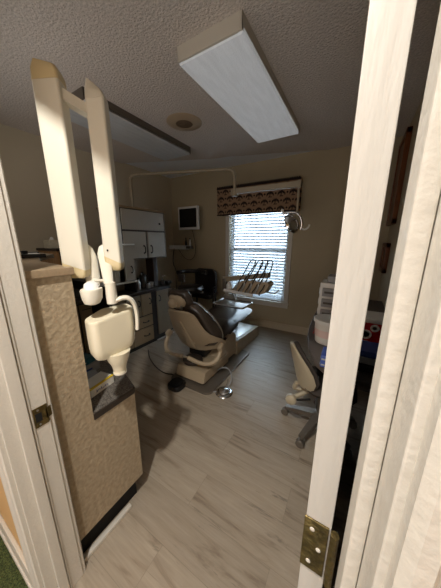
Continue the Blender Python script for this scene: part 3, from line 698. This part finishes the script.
for s in (1,-1):
    rng = [(-.08,.262),(.1,.309),(.35,.317),(.6,.284),(.8,.234),(.95,.179),(1.05,.13)]
    row = [bk(f,.135+.012)+X_*s*w for f, w in rng]
    pip.append(row if s == 1 else row[::-1])
MB().tube(pip[0]+pip[1], .0055, 8, smooth=1).build('piping', 'piping', cu)
# head rest
hc0 = bk(1.0,.03) + Vector((-.02,-.01,.098)); hn = Vector((0,.45,.89)).normalized(); ha = Vector((0,-.89,.45)).normalized()
ha = Vector((0,-.35,.94)).normalized(); hn = ha.cross(X_).normalized()
if hn.y < 0: hn = -hn
hr_ = MB().plate([(hc0+ha*a+hn*.025, w, X_, hn, -.02 if False else .02, th) for a, w, th in ((-.085,.07,.03),(-.07,.115,.06),(-.02,.135,.075),(.04,.135,.075),(.08,.115,.06),(.095,.06,.03))], .07, 14)
hro = hr_.build('headrest_cushion', 'leather', dc)
MB().plate([(hc0+ha*a-hn*.022, w, X_, hn, .03, th) for a, w, th in ((-.065,.035,.02),(-.05,.075,.035),(-.01,.10,.045),(.03,.095,.045),(.055,.07,.035),(.065,.035,.02))], .04, 12).build('headrest_shell', 'chairbeige', dc)
MB().lathe([(.042,0),(.045,.006),(.040,.028),(.028,.04),(.012,.044),(.001,.045)], hc0-hn*.040+ha*.0+X_*-.015, 24, Vector((0,0,1)).rotation_difference(-hn).to_matrix()).build('headrest_knob', 'chairbeige', dc)
MB().box(XC-.02,XC+.06,1.42,1.44,.75,.86,.005, rot=Matrix.Rotation(math.radians(18),3,'X')).build('headrest_post', 'steel', dc)
# seat and leg rest
def slab(pts, w0, th, m, name):
    secs = [(Vector((XC,y,z)), w, X_, n_, wr, t_) for (y,z,w,wr,t_,n_) in pts]
    return MB().plate(secs, th, 14).build(name, m, dc)
U = Vector((0,0,1))
slab([(1.66,.34,.20,.02,.05,U),(1.70,.36,.27,.02,.09,U),(1.85,.385,.285,.02,.11,U),(2.0,.415,.28,.015,.11,U),(2.10,.435,.26,.01,.08,U)], .3, .1, 'leather', 'seat_cushion')
slab([(2.02,.425,.18,.0,.04,U),(2.06,.435,.26,.0,.06,U),(2.25,.445,.275,.0,.07,U),(2.50,.460,.270,0,.07,U),(2.60,.465,.250,0,.05,U),(2.63,.465,.20,0,.02,U)], .26, .06, 'leather', 'leg_rest')
MB().plate([(Vector((XC,y,z)), w, X_, U, 0, t_) for y,z,w,t_ in ((1.75,.30,.20,.03),(1.9,.315,.24,.05),(2.2,.36,.22,.05),(2.45,.405,.16,.03))], .05, 12).build('seat_pan', 'dark', dc)
# arm loops: pads at both hips joined under the shell
for s in (1,-1):
    x = XC+s*.335
    MB().tube([(XC+s*.04,1.52,.235),(XC+s*.18,1.52,.215),(XC+s*.28,1.545,.225),(x,1.59,.27),(x,1.64,.33),(x-.01*s,1.69,.38)], .021, 14, smooth=2).build('side_loop', 'chairbeige', dc)
    MB().box(x-.024,x+.024,1.61,1.69,.33,.40,.018, rot=Matrix.Rotation(math.radians(25),3,'X')).build('hip_cap', 'chairbeige', dc)
MB().tube([(XC-.22,1.50,.235),(XC+.02,1.53,.23)], .011, 10).lathe([(.014,0),(.016,.02),(.001,.03)], (XC-.22,1.50,.235), 12, Matrix.Rotation(-PI/2,3,'Y')).build('recline_lever', 'tan_arm', dc)
MB().lathe([(.09,0),(.10,.01),(.10,.03),(.08,.045),(.001,.045)], (XC+.03,1.60,.155), 28).build('pivot_ring', 'dark', dc)
MB().box(XC-.10,XC+.10,1.70,1.90,.16,.32,.02).build('lift_frame', 'black', dc)
# base housing
MB().prism([(1.47,.045),(1.50,.135),(1.52,.145),(1.96,.145),(1.96,.035),(1.49,.035)], 0, XC-.09, XC+.25, .012).build('lift_housing', 'chairbeige', dc)
MB().prism([(1.80,.05),(1.78,.10),(1.92,.32),(1.97,.345),(2.12,.33),(2.17,.28),(2.20,.05)], 0, XC-.15, XC+.235, .015).build('knee_cover', 'chairbeige', dc)
MB().prism([(2.17,.012),(2.17,.19),(2.19,.20),(2.84,.155),(2.86,.14),(2.86,.012)], 0, XC-.16, XC+.25, .010).build('foot_housing', 'chairbeige', dc)
k = MB().prism([(2.19,.201),(2.19,.206),(2.82,.162),(2.82,.157)], 0, XC-.12, XC+.21).build('foot_housing_plate', 'steel', dc)
MB().prism(rr(XC+.115,1.86,.49,.92,.07), 2, .0, .022, .006).build('base_plate', 'metalgrey', dc)
MB().box(XC-.10,XC+.2,1.55,2.2,.018,.06,.01).build('base_frame', 'black', dc)

t = thing('foot_control', 'round chrome foot pedal on the floor beside the chair base', 'foot pedal', (-.875,1.52,0))
MB().lathe([(.078,0),(.08,.006),(.072,.014),(.055,.02)], (-.875,1.52,0), 36).build('rim', 'chrome', t)
MB().lathe([(.05,.02),(.046,.034),(.03,.044),(.001,.048)], (-.875,1.52,0), 32).build('dome', 'chrome', t)
MB().tube([(-.87,1.57,.02),(-.86,1.62,.05),(-.87,1.66,.09),(-.93,1.72,.12),(-1.02,1.74,.10),(-1.07,1.72,.06)], .006, 10, smooth=2).build('hose', 'grey', t)
MB().tube([(-.92,1.49,.012),(-1.02,1.44,.012),(-1.18,1.44,.010),(-1.30,1.50,.010),(-1.36,1.60,.010)], .005, 8, smooth=2).build('hose', 'grey', t)
MB().tube([(-.875,1.56,.03),(-.875,1.60,.075),(-.88,1.60,.09)], .007, 8).build('toe_lever', 'chrome', t)
t = thing('rheostat_pedal', 'squat black foot control on the floor left of the chair base', 'foot pedal', (-1.30,1.36,0))
MB().prism(rr(-1.30,1.36,.15,.15,.05), 2, 0, .05, .012).build('body', 'black', t)
MB().prism(rr(-1.30,1.36,.11,.11,.04), 2, .05, .07, .008).build('pad', 'blackmatte', t)
tag(MB().tube([(-1.35,1.42,.01),(-1.45,1.5,.007),(-1.55,1.45,.007),(-1.75,1.50,.007),(-1.95,1.6,.007),(-2.1,1.72,.007)], .006, 8, smooth=2).build('floor_hose', 'dark'), 'thin dark hose across the floor left of the dental chair', 'hose')

# ------------------------------------------------------------------ delivery unit
t = thing('delivery_unit', 'over-patient delivery unit with four looped hoses before the window', 'delivery unit', (-1.1,2.35,0))
k = MB(); barx(k, (-1.38,2.36,.885), (-.78,2.36,.985), .055, .05); k.build('support_arm', 'tan_arm', t)
MB().box(-1.375,-1.325,2.33,2.385,.75,.90,.006).build('drop_post', 'metalgrey', t)
MB().tube([(-1.35,2.36,.77),(-1.34,2.50,.74),(-1.33,2.62,.60),(-1.33,2.66,.40),(-1.33,2.66,.14)], .022, 12, smooth=2).build('floor_post', 'metalgrey', t)
MB().prism([(-1.23,.765),(-1.14,.87),(-1.08,.905),(-.78,.915),(-.75,.885),(-.80,.79),(-.86,.765)], 1, 2.27, 2.44, .012).build('console', 'chairbeige', t)
k = MB().tube([(-.80,2.32,.80),(-.72,2.30,.79),(-.66,2.30,.82),(-.655,2.30,.845)], .008, 10, smooth=1).build('pull_handle', 'steel', t)
MB().tube([(-1.30,2.25,.775),(-.93,2.25,.755)], .018, 14).build('front_rail', 'white', t)
MB().lathe([(.03,0),(.034,.005),(.034,.06),(.026,.07),(.02,.09),(.001,.092)], (-1.27,2.32,.77), 20).build('cup_holder', 'white', t)
for i in range(4):
    x0 = -1.09+i*.085; x1 = -.955+i*.055+(0 if i else -.035)
    pts = [(x0-.06,2.265,.80),(x0-.03,2.26,.88),(x0+.03,2.27,.98),(x1-.03,2.30,1.08),(x1-.015,2.33,1.13),(x1+.01,2.35,1.15),(x1+.035,2.36,1.135),(x1+.03,2.36,1.08),(x0+.04,2.30,.93),(x0+.02,2.25,.84),(x0-.02,2.245,.79),(x0-.02,2.26,.76)]
    ho = MB().tube(pts, .0065, 8, smooth=2).build('handpiece_hose', 'black', t)
    MB().tube([(x0-.075,2.255,.775),(x0-.045,2.258,.845),(x0-.03,2.262,.885)], [.007,.011,.009], 12).build('handpiece', 'steel', ho)
tr = MB(); a = rr(-1.12,2.13,.38,.27,.03)
tr.prism(a, 2, .655, .659)
tro = tr.build('tray', 'steel', t)
MB().tube([(p[0],p[1],.666) for p in a], .009, 8, closed=True).build('tray_rim', 'chrome', tro)
MB().tube([(-1.14,2.26,.655),(-1.18,2.29,.70),(-1.25,2.34,.765)], .012, 10).build('tray_bracket', 'steel', t)

# ------------------------------------------------------------------ assistant stool and black chair by the back wall
t = thing('assistant_stool', 'round black assistant stool with curved arm rest behind the dental chair', 'stool', (-2.22,2.78,0))
cx, cy = -2.22, 2.76
MB().lathe([(.16,-.03),(.19,-.02),(.212,.01),(.214,.04),(.195,.068),(.15,.08),(.05,.084),(.001,.084)], (cx,cy,.575), 40).build('seat', 'blackleather', t)
MB().lathe([(.05,0),(.05,.02),(.028,.03),(.028,.24),(.022,.26),(.022,.47),(.07,.49),(.07,.50)], (cx,cy,.075), 20).build('column', 'chrome', t)
for i in range(5):
    a = 2*PI*i/5+.3; v = Vector((math.cos(a), math.sin(a), 0))
    l = MB().tube([Vector((cx,cy,.10))+v*.03, Vector((cx,cy,.075))+v*.26], [.022,.016], 10).build('leg', 'black', t)
    p = Vector((cx,cy,.0))+v*.26
    MB().lathe([(.026,-.012),(.028,-.009),(.028,.009),(.026,.012)], p+Vector((0,0,.028)), 16, Matrix.Rotation(PI/2,3,'X')).build('caster', 'black', l)
arc = [Vector((cx-.02+.24*math.cos(math.radians(a)), cy+.06+.22*math.sin(math.radians(a)), .845)) for a in range(200,20,-15)]
MB().tube(arc, .034, 14, smooth=1).build('body_rest', 'blackleather', t)
p = arc[1]
MB().tube([(cx-.10,cy,.56),(cx-.16,cy+.02,.58),(cx-.19,cy+.0,.64),(cx-.19,cy+.0,.83)], .012, 10).build('rest_post', 'chrome', t)
MB().box(cx-.22,cx-.10,cy-.05,cy-.03+.02,.70,.83,.006).build('rest_panel', 'deskgrey', t)
t = thing('black_chair', 'black high-backed chair pushed against the back wall beside the stool', 'chair', (-2.14,3.0,0))
MB().prism([(x_, z_) for x_, z_ in rr(-2.18,.63,.44,.52,.10)], 1, 3.10, 3.17, .02).build('backrest', 'blackleather', t)
MB().prism(rr(-2.18,3.04,.44,.20,.05), 2, .40, .48, .02).build('seat', 'blackleather', t)
for s in (1,-1):
    MB().tube([(-2.18+s*.235,3.0,.0),(-2.18+s*.235,3.0,.60),(-2.18+s*.235,3.12,.60)], .014, 10).build('arm_frame', 'black', t)
    MB().tube([(-2.18+s*.20,3.13,.0),(-2.18+s*.20,3.13,.42)], .014, 10).build('leg', 'black', t)
tag(MB().prism(rr(-2.20,3.0,.10,.05,.015), 2, .4805, .505, .006).build('paper_wad', 'white'), 'small white crumple on the black chair by the back wall', 'paper')

# ------------------------------------------------------------------ desk along the right wall and what stands on it
dk = thing('desk', 'charcoal desk with rounded corner along the right wall behind the open door', 'desk', (.1,1.8,0))
outl = [(XR-.002,2.75),(-.20,2.75),(-.235,2.70),(-.235,1.95),(-.225,1.65),(-.205,1.45),(-.165,1.28),(-.11,1.14),(-.05,1.07),(.03,1.065),(XR-.002,1.065)]
MB().prism(outl, 2, .715, .745, .005).build('desk_top', 'deskgrey', dk)
MB().box(.0,.27,2.2,2.7,0,.715,.004).build('pedestal', 'deskgrey', dk)
MB().box(.25,.28,1.1,2.2,.1,.715).build('modesty_panel', 'deskgrey', dk)
MB().box(.04,.07,1.10,1.5,.0,.715,.003).build('end_panel', 'deskgrey', dk)
t = thing('drawer_organizer', 'white plastic drawer organizer standing on the far part of the desk', 'organizer', (-.08,1.95,.745))
MB().box(-.205,.02,1.86,2.06,.745,1.035,.006).build('body', 'clearish', t)
for i in range(3):
    d = MB().box(-.185,.0,1.845,1.862,.76+i*.085,.825+i*.085,.004).build('drawer', 'grey', t)
    MB().box(-.17,-.02,1.838,1.846,.785+i*.085,.800+i*.085,.002).build('label_strip', 'deskgrey', d)
    MB().box(-.212,-.203,1.885,1.94,.77+i*.085,.82+i*.085,.003).build('side_clip', 'white', t)
tag(MB().box(-.16,.02,1.88,2.03,1.036,1.085,.005).build('glove_box', 'grey'), 'grey carton on top of the drawer organizer', 'box')
t = thing('tub', 'round translucent tub with pink label and white lid on the desk', 'tub', (-.085,1.42,.745))
MB().lathe([(.066,0),(.070,.004),(.080,.135),(.078,.14)], (-.085,1.42,.745), 40).build('tub_body', 'clearish', t)
MB().lathe([(.083,.128),(.087,.130),(.087,.148),(.080,.152),(.001,.152)], (-.085,1.42,.745), 40).build('lid', 'white', t)
MB().lathe([(.0745,.045),(.0780,.09),(.0775,.0902),(.074,.0452)], (-.085,1.42,.745), 40).build('label_band', 'pink', t)
k = MB()
for i in range(5): k.box(-.168+.004*i,-.160+.004*i,1.398+.0*i,1.40,.79+.012*i,.796+.012*i)
k.box(-.035,-.012,1.340,1.352,.78,.83); k.build('printed_lettering', 'red', t)
t = thing('storage_case', 'dark blue case with pale stripes on the near end of the desk', 'case', (-.02,1.14,.745))
MB().box(-.085,.05,1.09,1.20,.745,.81,.006).build('case', 'blue', t)
MB().box(-.0865,-.07,1.095,1.195,.757,.765,.001).box(-.0865,-.07,1.10,1.19,.785,.795,.001).box(-.08,.045,1.0885,1.093,.757,.764).box(-.08,.045,1.0885,1.093,.786,.794).build('stripe', 'grey', t)
t = thing('sharps_container', 'red sharps container seen through the gap behind the door', 'sharps container', (.125,1.42,.745))
MB().loft([[Vector((x_,y_,.745)) for x_,y_ in rr(.125,1.42,.13,.13,.02)], [Vector((x_,y_,.93)) for x_,y_ in rr(.125,1.42,.155,.155,.025)]]).build('container', 'red', t)
MB().prism(rr(.125,1.42,.165,.165,.025), 2, .93, .955, .006).build('lid', 'white', t)
MB().lathe([(.026,0),(.026,.0015),(.017,.0015),(.017,0)], (.10,1.343,.865), 28, Matrix.Rotation(PI/2,3,'X')).lathe([(.02,0),(.02,.0015),(.011,.0015),(.011,0)], (.135,1.342,.905), 24, Matrix.Rotation(PI/2,3,'X')).box(.06,.115,1.340,1.343,.80,.83).build('warning_mark', 'white', t)
for i, (zz, mm, lb) in enumerate(((.745,'black','black flat case at the bottom of the pile behind the door'),(.785,'grey','grey flat case in the middle of the pile behind the door'),(.82,'blue','blue flat case on top of the pile behind the door'))):
    tag(MB().box(.075,.22,1.15,1.29,zz+.0005*i,zz+(.038,.033,.03)[i],.004).build('flat_case', mm), lb, 'case', 'cases behind the door')
# picture frame on the right wall
t = thing('picture_frame', 'red-brown wooden picture frame on the right wall, seen edge-on', 'picture frame', (XR-.02,2.97,1.51))
pf = MB(); fy0, fy1, fz0, fz1 = 2.74, 3.2, 1.51, 2.32
pf.box(XR-.042,XR-.001,fy0,fy0+.05,fz0,fz1,.006).box(XR-.042,XR-.001,fy1-.05,fy1,fz0,fz1,.006).box(XR-.042,XR-.001,fy0,fy1,fz0,fz0+.05,.006).box(XR-.042,XR-.001,fy0,fy1,fz1-.05,fz1,.006)
pf.build('frame', 'framewood', t); MB().box(XR-.03,XR-.004,fy0+.04,fy1-.04,fz0+.04,fz1-.04).build('picture', 'framewood', t)
t = thing('picture_frame', 'lower red-brown wooden frame under the taller one on the right wall', 'picture frame', (XR-.02,2.97,1.02))
pf = MB(); fz0, fz1 = 1.02, 1.33
pf.box(XR-.042,XR-.001,fy0+.1,fy0+.15,fz0,fz1,.006).box(XR-.042,XR-.001,fy1-.05,fy1,fz0,fz1,.006).box(XR-.042,XR-.001,fy0+.1,fy1,fz0,fz0+.05,.006).box(XR-.042,XR-.001,fy0+.1,fy1,fz1-.05,fz1,.006)
pf.build('frame', 'framewood', t); MB().box(XR-.03,XR-.004,fy0+.14,fy1-.04,fz0+.04,fz1-.04).build('picture', 'framewood', t)

# ------------------------------------------------------------------ office chair at the desk
ox, oy = -.08, 1.55
oc = thing('office_chair', 'low office chair with beige shell back and dark seat facing the desk', 'office chair', (ox,oy,0))
bn = Vector((.82,.52,.25)).normalized(); bw = Vector((-.52,.82,0)).normalized(); bu = bn.cross(bw).normalized()
if bu.z < 0: bu = -bu
bc = Vector((-.225,1.48,.36))
prof = [(0.0,.055),(.015,.115),(.05,.155),(.10,.178),(.16,.172),(.22,.142),(.27,.10),(.31,.055),(.33,.02)]
MB().plate([(bc+bu*a, w, bw, bn, .04*(w/.16)**2) for a, w in prof], .018, 14).build('back_shell', 'beigechair', oc)
MB().plate([(bc+bu*(a*.96+.004)+bn*.028, w*.98, bw, bn, .037*(w/.16)**2, .03) for a, w in prof], .03, 14).build('back_pad', 'greyfab', oc)
MB().plate([(Vector((ox+dx,oy,.385)), w, Vector((0,1,0)), U, .0, th) for dx, w, th in ((-.12,.10,.03),(-.10,.15,.06),(-.04,.18,.075),(.08,.185,.075),(.17,.17,.06),(.20,.12,.03))], .07, 14).build('seat', 'greyfab', oc)
MB().tube([(-.10,1.50,.33),(-.24,1.50,.30),(-.27,1.49,.30),(-.25,1.48,.36)], .016, 10, smooth=2).build('back_bracket', 'beigechair', oc)
MB().lathe([(.032,0),(.036,.006),(.036,.03),(.028,.036),(.001,.038)], (-.26,1.40,.285), 24, Matrix.Rotation(PI/2,3,'X')).tube([(-.25,1.41,.285),(-.17,1.47,.325)], .016, 10).build('adjuster_knob', 'beigechair', oc)
MB().tube([(-.14,1.40,.32),(-.22,1.36,.31)], .007, 8).build('lever', 'black', oc)
MB().lathe([(.04,0),(.042,.05),(.024,.06),(.024,.25),(.05,.27),(.05,.28)], (ox,oy,.07), 20).build('column', 'metalgrey', oc)
for i in range(5):
    a = math.radians(180+70*i); v = Vector((math.cos(a), math.sin(a), 0)); wd = Vector((-v.y, v.x, 0))
    l = MB().loft([[Vector((ox,oy,z))+v*r+wd*(s*w) for s, z in ((-1,zb),(1,zb),(1,zt),(-1,zt))] for r, w, zb, zt in ((.03,.028,.075,.125),(.15,.022,.07,.105),(.25,.016,.065,.085))]).build('leg', 'metalgrey', oc)
    p = Vector((ox,oy,.028))+v*.25
    MB().lathe([(.024,-.02),(.028,-.016),(.028,-.004),(.02,-.003),(.02,.003),(.028,.004),(.028,.016),(.024,.02)], p, 18, Matrix.Rotation(PI/2,3,'X')).tube([p, p+Vector((0,0,.045))], .007, 8).build('caster', 'metalgrey', l)

# ------------------------------------------------------------------ lights, world, camera
def area(name, loc, rot, size, power, col, shape='DISK', sy=None):
    l = bpy.data.lights.new(name, 'AREA'); l.shape = shape; l.size = size; l.energy = power; l.color = col
    if sy: l.size_y = sy
    o = bpy.data.objects.new(name, l); C.objects.link(o); o.location = loc; o.rotation_euler = rot
    return o
for hx, hy, pw, colr, lb in ((-.36,-.20,30,(1,.96,.89),'small round lit ceiling lamp in the hall before the doorway'),):
    t = thing('hall_ceiling_lamp', lb, 'ceiling lamp', (hx,hy,2.37))
    MB().lathe([(.06,.03),(.075,.045),(.075,.06),(.06,.07)], (hx,hy,2.37), 32).build('base', 'white', t)
    MB().lathe([(.001,.022),(.05,.026),(.065,.034)], (hx,hy,2.37), 32).build('lamp_glass', 'lamp_on', t)
    area('hall_light', (hx,hy,2.36), (0,0,0), .07, pw, colr)
area('hall_fill', (.1,-1.57,.75), (PI/2+.3,0,0), 2.2, 35, (1,.98,.96), 'RECTANGLE', 1.4)  # added fill behind the camera, unseen; the hall wall has no window
area('opening_fill', (-1.65,.20,1.68), (PI/2,0,0), 1.1, 3.8, (1,.98,.95), 'RECTANGLE', .62)  # added fill set in the invented opening, never in view
w = bpy.data.worlds.new('sky'); sc.world = w; w.use_nodes = True
bg = w.node_tree.nodes['Background']; bg.inputs['Color'].default_value = (.74,.86,1,1); bg.inputs['Strength'].default_value = 8.5
# ground outside the window
struct('ground_outside', MB().box(-12, 10, YF+.2, 20, -.6, -.5), mat('outside_concrete', (190,190,185), .9))  # pale concrete, lightened to bounce light onto the blind slats

cam = bpy.data.cameras.new('camera'); co = bpy.data.objects.new('camera', cam); C.objects.link(co); sc.camera = co
F_PX, TH, VPX, CH = 221.0, 13.5, 357.0, 1.35
th = math.radians(TH); psi = math.atan((VPX-220.5)*math.cos(th)/F_PX)
cam.sensor_fit = 'VERTICAL'; cam.sensor_height = 24; cam.lens = F_PX/588*24; cam.clip_start = .01
co.location = (0,0,CH); co.rotation_euler = (PI/2-th, 0, psi)
sc.view_settings.view_transform = 'Standard'; sc.view_settings.look = 'None'; sc.view_settings.gamma = 1
sc.view_settings.use_curve_mapping = False; sc.view_settings.exposure = 0
